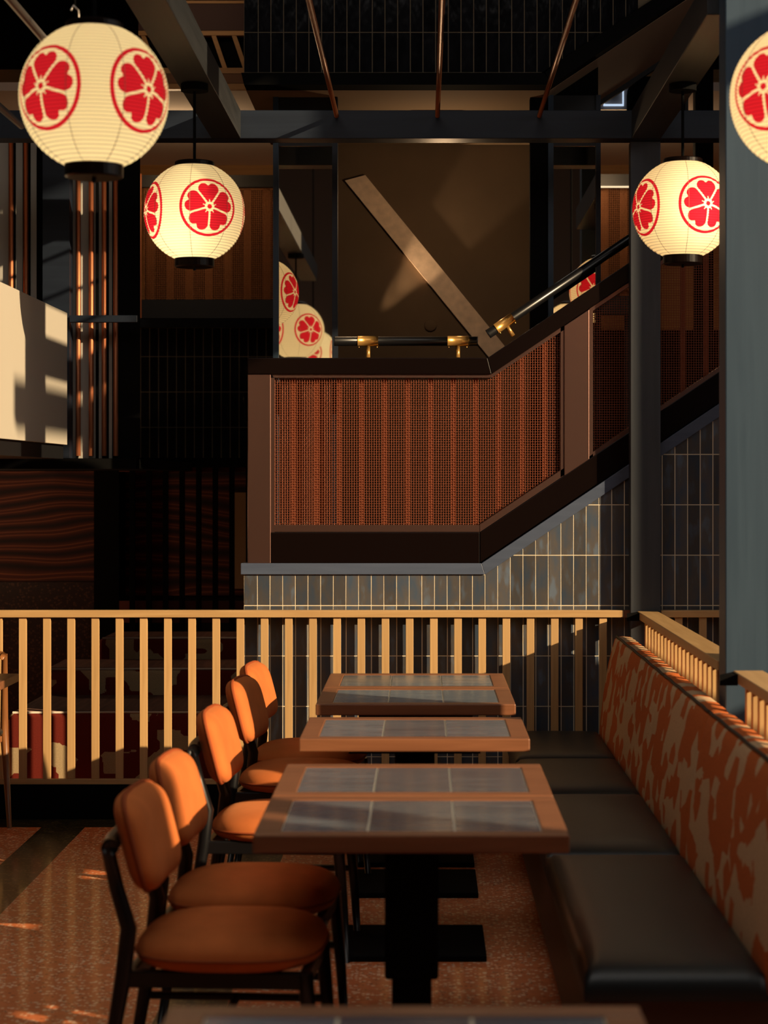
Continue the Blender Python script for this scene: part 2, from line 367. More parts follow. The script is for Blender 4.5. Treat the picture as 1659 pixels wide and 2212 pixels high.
def wave_paper():
    m, nt, b = newmat('wave_wallpaper')
    tc = N(nt, 'ShaderNodeTexCoord'); mp = N(nt, 'ShaderNodeMapping'); mp.inputs['Scale'].default_value = (1.0, 1.0, 3.0)
    L(nt, tc.outputs['Object'], mp.inputs['Vector'])
    wv = N(nt, 'ShaderNodeTexWave', wave_type='BANDS', bands_direction='Z'); wv.inputs['Scale'].default_value = 1.15; wv.inputs['Distortion'].default_value = 9.0
    wv.inputs['Detail'].default_value = 1.0; wv.inputs['Detail Scale'].default_value = 0.8
    L(nt, mp.outputs['Vector'], wv.inputs['Vector'])
    r = N(nt, 'ShaderNodeValToRGB'); e = r.color_ramp.elements
    e[0].position = 0.0; e[0].color = (0.012, 0.004, 0.003, 1); e[1].position = 1.0; e[1].color = (0.07, 0.015, 0.007, 1)
    x = e.new(0.45); x.color = (0.06, 0.012, 0.006, 1); x = e.new(0.78); x.color = (0.10, 0.03, 0.012, 1); x = e.new(0.86); x.color = (0.26, 0.09, 0.035, 1); x = e.new(0.93); x.color = (0.09, 0.02, 0.01, 1)
    L(nt, wv.outputs['Fac'], r.inputs['Fac']); L(nt, r.outputs['Color'], b.inputs['Base Color']); b.inputs['Roughness'].default_value = 0.8
    return m
M['wave'] = wave_paper()

# ================================================================== SETTING
YT = 9.665                      # face of the stair wall
# ---- floor
fl = MB().box(-5.2, 4.8, -3.2, 17.2, -0.12, 0.0).build('floor', M['terrazzo']); struct(fl, 'orange terrazzo floor with dark green-black bands')
for x0, x1, y0, y1 in ((-1.76, -1.56, -3.0, 9.385), (-0.80, -0.60, 2.0, 9.385), (-5.1, 1.0, 9.385, 9.62)):
    MB().box(x0, x1, y0, y1, -0.004, 0.0008).build('terrazzo_band', M['terrazzo_dark'], fl)
# ---- shell: ceiling, walls, unseen right wall, its openings shaped to place the sun patches
ce = MB()   # ceiling with a skylight opening over the tables
for a in ((-5.2, -3.0, -3.2, 17.2), (1.6, 4.8, -3.2, 17.2), (-3.0, 1.6, -3.2, 1.5), (-3.0, 1.6, 6.5, 17.2)): ce.box(*a, 6.0, 6.15)
struct(ce.build('ceiling', M['dark_wall']))
struct(MB().box(-5.2, -5.05, -3.2, 17.2, 0, 6.0).build('wall_left', M['dark_wall']))
struct(MB().box(-5.05, 4.5, 17.05, 17.2, 0, 6.0).build('wall_back', M['dark_wall']))
struct(MB().box(-5.05, 4.5, -3.2, -3.05, 0, 6.0).build('wall_front', plain('rear_wall', (0.10, 0.07, 0.05), 0.8)))
WJ0, WJ1, WSILL, WHEAD = 2.13, 7.268, 2.25, 5.7
wr = MB()
wr.box(4.5, 4.65, -3.2, 1.80, 0, 6.0); wr.box(4.5, 4.65, 1.80, 2.0, 0, 2.66); wr.box(4.5, 4.65, 1.80, 2.0, 3.1, 6.0); wr.box(4.5, 4.65, 2.0, WJ0, 0, 6.0); wr.box(4.5, 4.65, WJ1, 17.2, 0, 6.0)  # unseen wall masks the sun; small slit added to light one chair back
wr.box(4.5, 4.65, WJ0, WJ1, 0, WSILL); wr.box(4.5, 4.65, WJ0, WJ1, WHEAD, 6.0)
struct(wr.build('wall_right_gobo', M['dark_wall']))
wn = MB().box(4.5, 4.6, 4.27, WJ1, 4.38, 4.55).box(4.5, 4.6, 6.2, WJ1, 4.55, WHEAD).build('opening_gobo', M['black']); struct(wn)  # unseen solid blocks added to shade the bulkhead and pipe wall

def clip(poly, fn):
    """keep the part of polygon (x,z) where fn(x,z) >= 0 (fn linear)"""
    out = []
    for i in range(len(poly)):
        a, b_ = poly[i], poly[(i+1) % len(poly)]; fa, fb = fn(*a), fn(*b_)
        if fa >= 0: out.append(a)
        if (fa >= 0) != (fb >= 0):
            t = fa/(fa-fb); out.append((a[0]+t*(b_[0]-a[0]), a[1]+t*(b_[1]-a[1])))
    return out
def tiles(parent, Y, xs, zs, mat, fns=(), gap=0.0046, th=0.0014, name='tile'):
    cache = {}; n = 0
    for i in range(len(xs)-1):
        for j in range(len(zs)-1):
            x0, x1, z0, z1 = xs[i]+gap/2, xs[i+1]-gap/2, zs[j]+gap/2, zs[j+1]-gap/2
            poly = [(x0, z0), (x1, z0), (x1, z1), (x0, z1)]; cut = False
            for fn in fns:
                p2 = clip(poly, fn)
                if p2 != poly: cut = True
                poly = p2
                if len(poly) < 3: break
            if len(poly) < 3: continue
            cx, cz = (x0+x1)/2, (z0+z1)/2
            key = (round(x1-x0, 4), round(z1-z0, 4))
            if not cut and key in cache:
                o = link(bpy.data.objects.new(name, cache[key]), parent)
            else:
                o = MB().prism_y([(a-cx, b_-cz) for a, b_ in poly], -th, 0.0).build(name, mat, parent)
                if not cut: cache[key] = o.data
            o.location = (cx, Y, cz); o.rotation_euler = (random.uniform(-.004, .004), 0, random.uniform(-.006, .006)); n += 1
    return n

# ---- stair wall below the guard (tiles cut along the raking ledge)
SL = 0.672
KX, KZ = PX(1047.5, YT), PZ(1241, YT)
def below_ledge(x, z): return (KZ if x < KX else KZ + SL*(x-KX)) - z
xr = PX(1700, YT)
xl = PX(527, YT)
ws = MB().prism_y([(xl, 0), (xr, 0), (xr, KZ+SL*(xr-KX)), (KX, KZ), (xl, KZ)], YT, YT+0.12).build('wall_stair', M['grout']); struct(ws, 'blue-grey tiled wall under the stair')
x_joint = PX(1048.2, YT); z_joint = PZ(1308, YT)
xsl = [x_joint + 0.06*k for k in range(-19, 1)]; xsl[0] = xl
xsr = [x_joint + 0.06*k for k in range(0, 20)]
zs = [0.0] + [z_joint + 0.239*k for k in range(-4, 0)] + [z_joint, KZ]
tiles(ws, YT, xsl, zs, M['tile'])
zs2 = [0.0] + [z_joint + 0.239*k for k in range(-4, 6)]
tiles(ws, YT, xsr, zs2, M['tile'], fns=(lambda x, z: KZ + SL*(x-KX) - z,))
# side return of the stair block and landing slab
struct(MB().box(xl, xl+0.12, YT+0.12, 11.35, 0, KZ).build('wall_stair_return', M['black']))
struct(MB().box(xl, PX(1060, YT), YT+0.12, 11.35, 1.02, KZ).build('floor_landing', M['black']))
# ---- blue ledge trim
led = MB()
lt = [(520, 1217), (1039, 1217), (1700, 1217-SL*661), (1700, 1241-SL*652.5), (1047.5, 1241), (520, 1241)]
YL = 9.652
led.prism_y([(PX(lt[0][0], YL), PZ(1217, YL)), (PX(1040, YL), PZ(1217, YL)), (PX(1047.5, YL), PZ(1241, YL)), (PX(520, YL), PZ(1241, YL))], YL, YT+0.12)
o = led.build('trim_1', M['ledge'], bevel=0.002); struct(o, 'blue-grey painted ledge along the landing edge')
led = MB().prism_y([(PX(1040, YL), PZ(1217, YL)), (PX(1700, YL), PZ(1217-SL*660, YL)), (PX(1700, YL), PZ(1241-SL*652.5, YL)), (PX(1047.5, YL), PZ(1241, YL))], YL, YT+0.12)
o = led.build('trim_2', M['ledge'], bevel=0.002); struct(o, 'blue-grey painted ledge raking up under the stair guard')

# ---- upper landing fascia with black tiles
YU = 9.66
zb = PZ(157, YU); m_u = 0.66
ux0, uk = PX(527, YU), PX(1175, YU)
def above_rake(x, z): return z - (PZ(125, YU) + m_u*(x - PX(1218, YU)))
wu = MB()
xk = PX(1218, YU) + (zb - PZ(125, YU))/m_u
ztop = 4.7; xk2 = xk + (ztop - zb)/m_u
wu.prism_y([(ux0, zb), (xk, zb), (xk2, ztop), (ux0, ztop)], YU, YU+0.12)
wu = wu.build('wall_upper_landing', M['grout_dark']); struct(wu, 'black glazed tile fascia of the upper landing')
xsu = [ux0] + [PX(557.9, YU) + 0.0601*k for k in range(0, 31)]
zsu = [zb, PZ(70, YU), PZ(70, YU)+0.239, PZ(70, YU)+0.478, PZ(70, YU)+0.717]
tiles(wu, YU, xsu, zsu, M['tile_black'], fns=(above_rake,))
# fascia trim, level and raking
YF = 9.64
t3 = MB().prism_y(pxpoly([(521, 157), (1178, 157), (1191, 183), (527, 183)], YF), YF, YU+0.12).build('trim_3', M['matt_black']); struct(t3)
t4 = MB().prism_y(pxpoly([(1176, 157), (1218-19, 138), (1700, -193), (1700, -155), (1191, 183)], YF), YF, YU+0.12).build('trim_4', M['matt_black']); struct(t4)
# landing soffit, flight soffit
zs_ = PZ(183, YF)
struct(MB().box(ux0, PX(1192, YF), YU+0.12, 11.37, zs_, zs_+0.05).build('ceiling_landing', M['soffit']))
sx0, sx1 = PX(1192, YF), PX(1192, YF)+1.6
struct(MB().add([(sx0, YU+.12, zs_), (sx1, YU+.12, zs_+m_u*1.6), (sx1, 11.37, zs_+m_u*1.6), (sx0, 11.37, zs_), (sx0, YU+.12, zs_+.06), (sx1, YU+.12, zs_+m_u*1.6+.06), (sx1, 11.37, zs_+m_u*1.6+.06), (sx0, 11.37, zs_+.06)],
    [(0,1,2,3),(7,6,5,4),(0,4,5,1),(1,5,6,2),(2,6,7,3),(3,7,4,0)]).build('ceiling_flight', M['soffit']))
# far stringer of the upper flight
t5 = MB().prism_y([(sx0, zs_-0.03), (sx1, zs_-0.03+m_u*1.6), (sx1, zs_+0.5+m_u*1.6), (sx0, zs_+0.5)], 11.37, 11.42).build('trim_5', M['black']); struct(t5)
# soffit plate
pw = thing('ceiling_vent', 'slim slotted plate in the landing soffit above the beam', 'vent', (PX(944, 10.4), 10.4, zs_))
pl_ = P(944, 200, 9.98)
MB().box(-.13, .13, -.10, .10, -0.006, 0.0).build('plate', M['soffit'], pw)
for sx in (-.06, .06): MB().box(sx-.045, sx+.045, -.05, .05, -0.008, -0.005).build('slot', M['black'], pw)

# ---- recess behind the guard: brown wall, its frames
YB = 11.4
struct(MB().box(PX(700, YB), PX(1180, YB), YB, YB+0.1, 1.1, 3.6).build('wall_recess', M['brown_wall']), 'brown plaster wall inside the framed recess')
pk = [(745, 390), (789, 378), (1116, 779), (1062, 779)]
o = MB().prism_y(pxpoly(pk, YB-0.03), YB-0.03, YB-0.001).build('diagonal_band', M['diagonal_band'])  # thin raised pale strip laid diagonally over the wall
tag(o, 'pale diagonal band across the brown recess wall', 'diagonal_band')
dd = thing('wall_disc', 'small round brown cover plate low on the recess wall', 'disc', P(930, 703, YB))
mb = MB().lathe([(0.0, 0.012), (0.03, 0.012), (0.034, 0.008), (0.034, 0.0)], 24)
o = mb.build('disc', M['brown_wall'], dd, smooth=True); o.rotation_euler = (math.pi/2, 0, 0)

# ---- back-left wall with black glazed tiles
YK = 13.9
bz0, bz1 = PZ(992.7, YK), PZ(708, YK)
wb = MB().box(PX(296, YK), PX(640, YK), YK, YK+0.1, bz0, bz1).build('wall_back_tiled', M['grout_dark']); struct(wb, 'black glazed tile wall under the far mesh panel')
xsk = [PX(297, YK)] + [PX(303.8 + 19.35*k, YK) for k in range(0, 18)]
zsk = [bz0] + [PZ(923.2 - 76.4*k, YK) for k in range(0, 3)] + [bz1]
tiles(wb, YK, xsk, zsk, M['tile_black'], gap=0.005)
struct(MB().box(PX(150, YK), PX(660, YK), 12.6, YK+0.1, PZ(1012, YK), bz0-0.002).build('trim_6', M['matt_black']))
struct(MB().box(PX(292, YK), PX(640, YK), YK-0.06, YK+0.1, bz1+0.002, PZ(690, YK)).build('trim_7', M['blue_dark']))

# ---- cross beam and the two beams running towards the camera
YBM = 9.5
bz, bt = PZ(299, YBM), PZ(238, YBM)
o = MB().box(-2.6, 1.75, YBM, YBM+0.13, bz, bt).build('cross_beam', M['blue_dark'], bevel=0.003)
tag(o, 'long dark blue crossbeam in front of the upper landing', 'beam')
o = MB().box(-0.99, -0.853, 3.6, YBM-0.001, bz, bt).build('ceiling_beam', M['blue_beam'], bevel=0.003)
tag(o, 'dark blue beam running overhead above the hanging round lanterns on the left', 'beam')
o = MB().box(0.97, 1.107, 6.97, YBM-0.001, bz, bt).build('ceiling_beam', M['blue_beam'], bevel=0.003)
tag(o, 'short dark beam between the right column and the crossbeam', 'beam')
# ---- column at right and post behind it
o = MB().box(1.008, 1.49, 6.80, 6.95, 0, 6.0).build('column', M['blue_paint'], bevel=0.004)
tag(o, 'wide blue-grey painted timber column at the right edge', 'column')
o = MB().box(PX(1362, 9.575), PX(1427, 9.575), 9.575, 9.655, 0, bz-0.001).build('post', M['post_paint'], bevel=0.003)
tag(o, 'slim blue-grey timber post where the slat railings meet', 'post')

# ================================================================== STAIR GUARD
G = thing('stair_guard', 'bronze stair guard with woven copper mesh and raking top', 'guard', (0, 0, 0))
YG = 9.675; YGB = 9.79
def gpart(name, pts, mat, y0=YG, y1=YGB, bevel=0.003, parent=G):
    return MB().prism_y(pxpoly(pts, y0), y0, y1).build(name, mat, parent, bevel=bevel)
gpart('post', [(535, 808), (585, 808), (585, 1217), (535, 1217)], M['bronze'])
gpart('post', [(1219, 704), (1273, 668), (1273, 992), (1219, 1028)], M['bronze'])
def ycap(px): return 772.7 - SL*(px-1053)
def ycapl(px): return 808 - SL*(px-1062)
YC0, YC1 = 9.668, 9.81
gpart('top_cap', [(535, 773), (1053, 773), (1062, 808), (535, 808)], M['bronze_dark'], YC0, YC1)
gpart('top_cap', [(1053.5, 772.7), (1700, ycap(1700)), (1700, ycapl(1700)), (1062.5, 807.7)], M['bronze_dark'], YC0, YC1)
gpart('kick_plate', [(585.5, 1150), (1036, 1150), (1036, 1217), (585.5, 1217)], M['bronze_dark'])
gpart('kick_plate', [(1037, 1150), (1700, 1150-SL*663), (1700, 1217-SL*663), (1037, 1217)], M['bronze_dark'])
# copper-coloured lining of the mesh opening
for pts in ([(585, 808), (1062, 808), (1060, 816), (593, 816)], [(585, 816), (593, 816), (593, 1150), (585, 1150)],
            [(593, 1134), (1036, 1134), (1036, 1149), (593, 1149)], [(1037, 1133), (1219, 1133-SL*182), (1219, 1149-SL*182), (1037, 1149)],
            [(1062, 808), (1219, 702.5), (1219, 712), (1060, 817)], [(1211, 708), (1218.5, 703), (1218.5, 1026), (1211, 1031)],
            [(1273.5, 667), (1281, 662), (1281, 980), (1273.5, 986)], [(1281, 662), (1700, 380.5), (1700, 390), (1281, 671)], [(1281, 976), (1700, 694.5), (1700, 704), (1281, 986)]):
    gpart('lining', pts, M['copper'] if False else M['bronze'], YG+0.005, YGB-0.01, 0.0)
# woven mesh: crimped wires, far too fine to pick apart singly
def mesh_panel(name, poly, Y, pitch, r, mat, parent, weave=0.0016, seg=True):
    """poly: convex list of (x,z)"""
    mb = MB()
    xs_ = [p[0] for p in poly]; zs__ = [p[1] for p in poly]
    def span(c, axis):
        hits = []
        for i in range(len(poly)):
            a, b_ = poly[i], poly[(i+1) % len(poly)]
            p, q = a[axis], b_[axis]
            if (p - c)*(q - c) < 0:
                t = (c-p)/(q-p); hits.append(a[1-axis] + t*(b_[1-axis]-a[1-axis]))
        return (min(hits), max(hits)) if len(hits) >= 2 else None
    def wire(pts):
        n0 = len(mb.v)
        for x, y, z, ax in pts:
            if ax == 0: ring = [(x-r, y, z), (x, y-r, z), (x+r, y, z), (x, y+r, z)]
            else: ring = [(x, y, z-r), (x, y-r, z), (x, y, z+r), (x, y+r, z)]
            mb.v += ring
        for i in range(len(pts)-1):
            for k in range(4):
                mb.f.append((n0+i*4+k, n0+i*4+(k+1)%4, n0+i*4+4+(k+1)%4, n0+i*4+4+k))
    k0 = math.floor(min(xs_)/pitch); k1 = math.ceil(max(xs_)/pitch)
    j0 = math.floor(min(zs__)/pitch); j1 = math.ceil(max(zs__)/pitch)
    for k in range(k0, k1+1):
        s = span(k*pitch+1e-5, 0)
        if not s: continue
        pts = [(k*pitch, Y, s[0], 0)]
        for j in range(math.ceil(s[0]/pitch), math.floor(s[1]/pitch)+1):
            pts.append((k*pitch, Y + weave*(1 if (j+k) % 2 else -1), j*pitch, 0))
        pts.append((k*pitch, Y, s[1], 0)); wire(pts)
    for j in range(j0, j1+1):
        s = span(j*pitch+1e-5, 1)
        if not s: continue
        pts = [(s[0], Y, j*pitch, 1)]
        for k in range(math.ceil(s[0]/pitch), math.floor(s[1]/pitch)+1):
            pts.append((k*pitch, Y - weave*(1 if (j+k) % 2 else -1), j*pitch, 1))
        pts.append((s[1], Y, j*pitch, 1)); wire(pts)
    o = mb.build(name, mat, parent, smooth=True); o['kind'] = 'stuff'; return o
YM = 9.698
Z_ = lambda px, py: (PX(px, YM), PZ(py, YM))
mesh_panel('wire_mesh', [Z_(588, 811), Z_(1062, 811), Z_(1062, 1130), Z_(1036, 1137), Z_(588, 1137)], YM, 0.0118, 0.0015, M['wire'], G)
mesh_panel('wire_mesh', [Z_(1062, 810), Z_(1213, 708), Z_(1213, 1020), Z_(1062, 1121)], YM, 0.0118, 0.0015, M['wire'], G)
mesh_panel('wire_mesh', [Z_(1279, 665), Z_(1690, 389), Z_(1690, 703), Z_(1279, 979)], YM, 0.0118, 0.0015, M['wire'], G)
# flat upright bars behind the mesh
YBAR = 9.722
for k in range(0, 14):
    px = 634 + 49.3*k
    if 1205 < px < 1285: continue
    top = 806 if px < 1062 else ycapl(px)+1
    bot = 1151 if px < 1037 else 1151 - SL*(px-1037)
    if px > 1400: continue
    gpart('upright_bar', [(px-5.5, top), (px+5.5, top), (px+5.5, bot), (px-5.5, bot)], M['wire'], YBAR, YBAR+0.008, 0.0)
for k in range(3):
    px = 1475 + 49.3*k
    gpart('upright_bar', [(px-5.5, ycapl(px)), (px+5.5, ycapl(px)), (px+5.5, 1151-SL*(px-1037)), (px-5.5, 1151-SL*(px-1037))], M['wire'], YBAR, YBAR+0.008, 0.0)
# handrails with brass collars
YH = 9.74
def handrail(p0, p1, collars, foot):
    a, b_ = P(*p0, YH), P(*p1, YH)
    hr = MB().tube([a, a+(b_-a)*0.5, b_], 0.0225, 20).build('handrail', M['black_metal'], G, smooth=False)
    for p in hr.data.polygons: p.use_smooth = len(p.vertices) == 4
    d = (b_-a).normalized(); nrm = Vector((-d.z, 0, d.x))
    for q in collars:
        c = P(*q, YH)
        co = MB().tube([c-d*0.049, c, c+d*0.049], 0.0245, 20).build('collar', M['brass'], hr)
        for p in co.data.polygons: p.use_smooth = len(p.vertices) == 4
        br = MB().tube([c-nrm*0.02, c-nrm*foot], 0.0105, 14).build('bracket', M['brass'], hr)
        for p in br.data.polygons: p.use_smooth = len(p.vertices) == 4
        for sg in (-1, 1):
            e = c + d*0.043*sg - nrm*0.026
            MB().tube([e, e-nrm*0.004], 0.0025, 8).build('screw', M['brass'], hr)
    for q, s in ((a, 1), (b_, -1)):
        MB().tube([q, q+d*0.004*s], 0.0232, 20).build('end_cap', M['black_metal'], hr)
handrail((722, 737), (1032, 737), [(795, 737), (989, 737)], 0.078)
dx = 640; handrail((1054, 722), (1054+dx, 722-SL*dx), [(1090, 722-SL*36), (1500, 722-SL*446)], 0.075)

# ================================================================== MIRROR PANELS AND FRAMES AROUND THE RECESS
YR = 9.97
def mirror_unit(px0, px1, lab, edge_l, edge_r):
    t = thing('mirror_panel', lab, 'mirror', (PX((px0+px1)/2, YR), YR, 1.2))
    x0, x1 = PX(px0, YR)-t.location.x, PX(px1, YR)-t.location.x
    zt = PZ(316, YR)-1.2
    MB().box(x0, x1, 0.0, 0.012, 0.0, zt).build('mirror_glass', M['mirror'], t)
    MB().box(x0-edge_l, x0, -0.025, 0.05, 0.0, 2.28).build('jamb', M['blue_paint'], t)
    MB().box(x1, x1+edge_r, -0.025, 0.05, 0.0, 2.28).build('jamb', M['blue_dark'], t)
    MB().box(x0, x1, -0.012, 0.05, zt, 2.28).build('head_panel', M['black'], t)
    MB().box(x0, x1, 0.012, 0.03, 0.0, zt).build('back_board', M['black'], t)
    return t
yh = 10.0; xa, xb = PX(1190, yh), PX(1293, yh)
rk = lambda x: zs_ - 0.004 + m_u*(x - sx0)
struct(MB().prism_y([(xa, PZ(317, yh)), (xb, PZ(317, yh)), (xb, rk(xb)), (xa, rk(xa) if xa > sx0 else zs_-0.004)], yh+0.025, yh+0.06).build('trim_13', M['matt_black']))
mirror_unit(602, 718, 'tall narrow mirror left of the brown recess, showing lantern reflections', 0.026, 0.026)
mirror_unit(1195, 1287, 'tall narrow mirror right of the brown recess above the handrail', 0.026, 0.022)
for a, b_, y0, y1 in ((-0.52, -0.487, 10.025, 11.39), (0.60, 0.63, 10.035, 11.39), (PX(1145, 9.97), PX(1187, 9.97), 9.96, 10.03)):
    o = MB().box(a, b_, y0, y1, 1.2, 3.47).build('trim_8', M['matt_black']); struct(o)

# ================================================================== LEFT BULKHEAD, PIPES AND STRIPS
XP = -1.676
o = MB().box(-2.6, XP, 7.0, 9.58, 1.765, 2.386).build('wall_bulkhead', M['plaster'], bevel=0.002); struct(o, 'white plastered bulkhead at the left, striped by sun and shadow')
struct(MB().box(-2.6, XP-0.02, 7.0, 9.59, 1.70, 1.763).build('trim_9', M['black']))
YS = 10.25
pan = struct(MB().box(PX(-120, YS), PX(246, YS), YS, YS+0.08, PZ(990, YS), PZ(250, YS)).build('wall_strip', M['pale_strip']), 'pale wall seen between dark battens and copper pipes')
for a, b_ in ((204, 210), (218, 232), (240, 300), (18, 30), (46, 62), (76, 92), (163, 166)):
    o = MB().box(PX(a, YS-.05), PX(b_, YS-.05), YS-0.012, YS-0.002, PZ(990, YS), PZ(250, YS)).build('batten', M['matt_black'], pan)
o = MB().box(PX(92, YS-.1), PX(150, YS-.1), YS-0.1, YS-0.003, PZ(990, YS), PZ(250, YS)).build('post', M['blue_dark']); tag(o, 'dark blue post behind the white bulkhead', 'post')
o = MB().box(PX(150, YS-.15), PX(296, YS-.15), YS-0.15, YS-0.11, PZ(696, YS-.15), PZ(681, YS-.15)).build('rail', M['blue_dark'], bevel=0.002); tag(o, 'thin dark blue band crossing the copper pipes', 'rail')
for px, lab in ((169, 'copper pipe nearest the white bulkhead'), (197, 'copper pipe second from the white bulkhead'), (225, 'dim copper pipe third from the white bulkhead'), (250, 'dim copper pipe farthest right of the bulkhead'),
                (24, 'dim copper pipe above the bulkhead at the frame edge'), (56, 'dim copper pipe above the middle of the bulkhead')):
    c = P(px, 700, YS-.0145)
    z1 = PZ(250, YS)
    o = MB().tube([(c.x, c.y, PZ(985, YS)), (c.x, c.y, 2.6), (c.x, c.y, z1)], 0.0125, 14).build('copper_pipe', M['copper'], smooth=True)
    tag(o, lab, 'pipe', 'upright copper pipes at the left')
# dark soffit below
struct(MB().box(-3.6, PX(300, YS), YS-.1, 12.6, PZ(1013, YS), PZ(991, YS)).build('trim_10', M['matt_black']))

# ================================================================== OVERHEAD COPPER AND STEEL PIPES
for px, lab in ((727, 'thin copper rod overhead, leftmost of three above the crossbeam'), (945, 'thin copper rod overhead, middle of three above the crossbeam'), (1165, 'thin copper rod overhead, rightmost of three above the crossbeam')):
    x, z = PX(px, YBM), PZ(250, YBM)
    o = MB().tube([(x, 7.1, z), (x, YBM-0.001, z)], 0.011, 14).build('copper_rod', M['rod'], smooth=True); tag(o, lab, 'rod', 'overhead copper rods')
for (px, py, lab, y1) in ((106, 97, 'steel rod overhead behind the large left lantern', 7.6), (46, 272, 'steel rod ending low at the left edge', 9.3)):
    e = P(px, py, y1)
    o = MB().tube([(e.x, 4.6, e.z), tuple(e)], 0.016, 14).build('steel_rod', M['steel'], smooth=True); tag(o, lab, 'rod', 'overhead steel rods')

# ================================================================== FAR MESH PANELS, LATTICE AND CEILING
def far_mesh(px0, px1, py0, py1, Y, lab, led=None):
    t = thing('mesh_screen', lab, 'screen', P((px0+px1)/2, py1, Y)); L0 = t.location.copy()
    q = lambda a, b_: (PX(a, Y)-L0.x, PZ(b_, Y)-L0.z)
    mesh_panel('wire_mesh', [q(px0, py0), q(px1, py0), q(px1, py1), q(px0, py1)], 0.03, 0.0122, 0.0022, M['wire_dim'], t, 0.002)
    def bx(name, a, b_, c, d, mat, y0=0.0, y1=0.06):
        x0, z1 = q(a, c); x1, z0 = q(b_, d); return MB().box(x0, x1, y0, y1, z0, z1).build(name, mat, t)
    bx('backing', px0, px1, py0, py1, M['matt_black'], 0.12, 0.13)
    bx('sill', px0-4, px1, py1, py1+40, M['black'], -0.03)
    bx('head', px0-4, px1, py0-26, py0, M['black'])
    bx('jamb', px0-11, px0, py0-26, py1+40, M['copper'], -0.05, -0.045) if led is None else bx('light_strip', px0, px1, py0+1, py0+4.5, M['led_warm'], -0.03, -0.02)
    MB().box(q(px1-12, 0)[0], q(px1, 0)[0], 0.02, 0.06, -L0.z, q(0, py1+40)[1]).build('support', M['black'], t)
    for k in range(int((px1-px0)//42)+1):
        a = px0 + 6 + 42*k
        if a+16 < px1: bx('upright_bar', a, a+16, py0, py1, M['wire_dim'], 0.08, 0.09)
    return t
far_mesh(308, 640, 404, 648, 13.5, 'dim bronze mesh screen behind the second lantern on the left')
far_mesh(1294, 1362, 402, 640, 13.5, 'small bronze mesh screen with a bright top edge beside the post', True)
# far ceiling and golden timber
struct(MB().box(-3.2, 3.0, 12.05, 14.9, PZ(196, 12.05), PZ(196, 12.05)+0.05).build('ceiling_far', M['ceiling_white']))
struct(MB().box(-3.2, 3.0, 14.9, 15.0, 2.7, 4.6).build('wall_far', M['gold_wood']), 'golden timber wall at the far upper level')
lt_ = thing('timber_lattice', 'golden timber lattice frame high behind the left beam', 'lattice', (0, 12, 3.9))
def lat(name, pts, mat, y0=11.98, y1=12.03):
    MB().prism_y([(PX(a, 12.0), PZ(b_, 12.0)-3.9) for a, b_ in pts], y0-12, y1-12).build(name, mat, lt_)
lat('rail', [(300, 68), (540, 68), (540, 78), (300, 78)], M['gold_wood'])
lat('rail', [(300, 148), (540, 148), (540, 160), (300, 160)], M['gold_wood'])
lat('rail', [(300, 182), (540, 182), (540, 194), (300, 194)], M['gold_wood'])
lat('panel', [(300, 10), (540, 10), (540, 67), (300, 67)], M['red_panel'])
lat('rail', [(300, 3), (540, 3), (540, 9), (300, 9)], M['gold_wood'])
lat('board', [(300, 161), (540, 161), (540, 181), (300, 181)], plain('brown_board', (0.16, 0.06, 0.015), 0.6))
for px in (305, 343, 381, 419, 457, 501):
    lat('bar', [(px, 78), (px+10, 78), (px+34, 148), (px+24, 148)], M['gold_wood'], 11.985, 12.025)
lat('backing', [(300, 78), (540, 78), (540, 148), (300, 148)], M['matt_black'], 12.05, 12.06)
# lit frame far right
ls = thing('light_frame', 'glowing white rectangular light frame high at the right', 'light', P(1325, 232, 12.04))
L0 = ls.location
def lf(name, pts, mat, y):
    MB().prism_y([(PX(a, 12.04)-L0.x, PZ(b_, 12.04)-L0.z) for a, b_ in pts], y, y+0.01).build(name, mat, ls)
lf('tube', [(1303, 226), (1347, 226), (1347, 230), (1303, 230)], M['led_white'], -0.02)
lf('tube', [(1303, 206), (1306, 206), (1306, 226), (1303, 226)], M['led_white'], -0.02)
lf('tube', [(1344, 190), (1347, 190), (1347, 226), (1344, 226)], M['led_white'], -0.02)
lf('back_plate', [(1294, 176), (1360, 176), (1360, 236), (1294, 236)], plain('frame_plate', (0.30, 0.26, 0.25), 0.7), 0.0)
# dark arch and hanging panels at upper right
t = thing('dark_arch', 'black arched panel beside the glowing light frame', 'panel', P(1410, 300, 11.8)); L0 = t.location
arc = [(1355, 300), (1355, 205)] + [(1355+40*(1-math.cos(a)), 205-40*math.sin(a)) for a in [math.radians(k) for k in range(15, 91, 15)]] + [(1480, 165), (1480, 300)]
MB().prism_y([(PX(a, 11.8)-L0.x, PZ(b_, 11.8)-L0.z) for a, b_ in arc], 0, 0.04).build('panel', M['matt_black'], t)
MB().prism_y([(PX(a, 11.8)-L0.x, PZ(b_, 11.8)-L0.z) for a, b_ in [(1480, -640), (1487, -640), (1487, 300), (1480, 300)]], 0, 0.05).build('edge', M['black'], t)
o = MB().box(PX(1502, 11.9), PX(1541, 11.9), 11.9, 12.0, 0.0, 6.0).build('post', M['matt_black']); tag(o, 'black post far behind the right lantern', 'post')

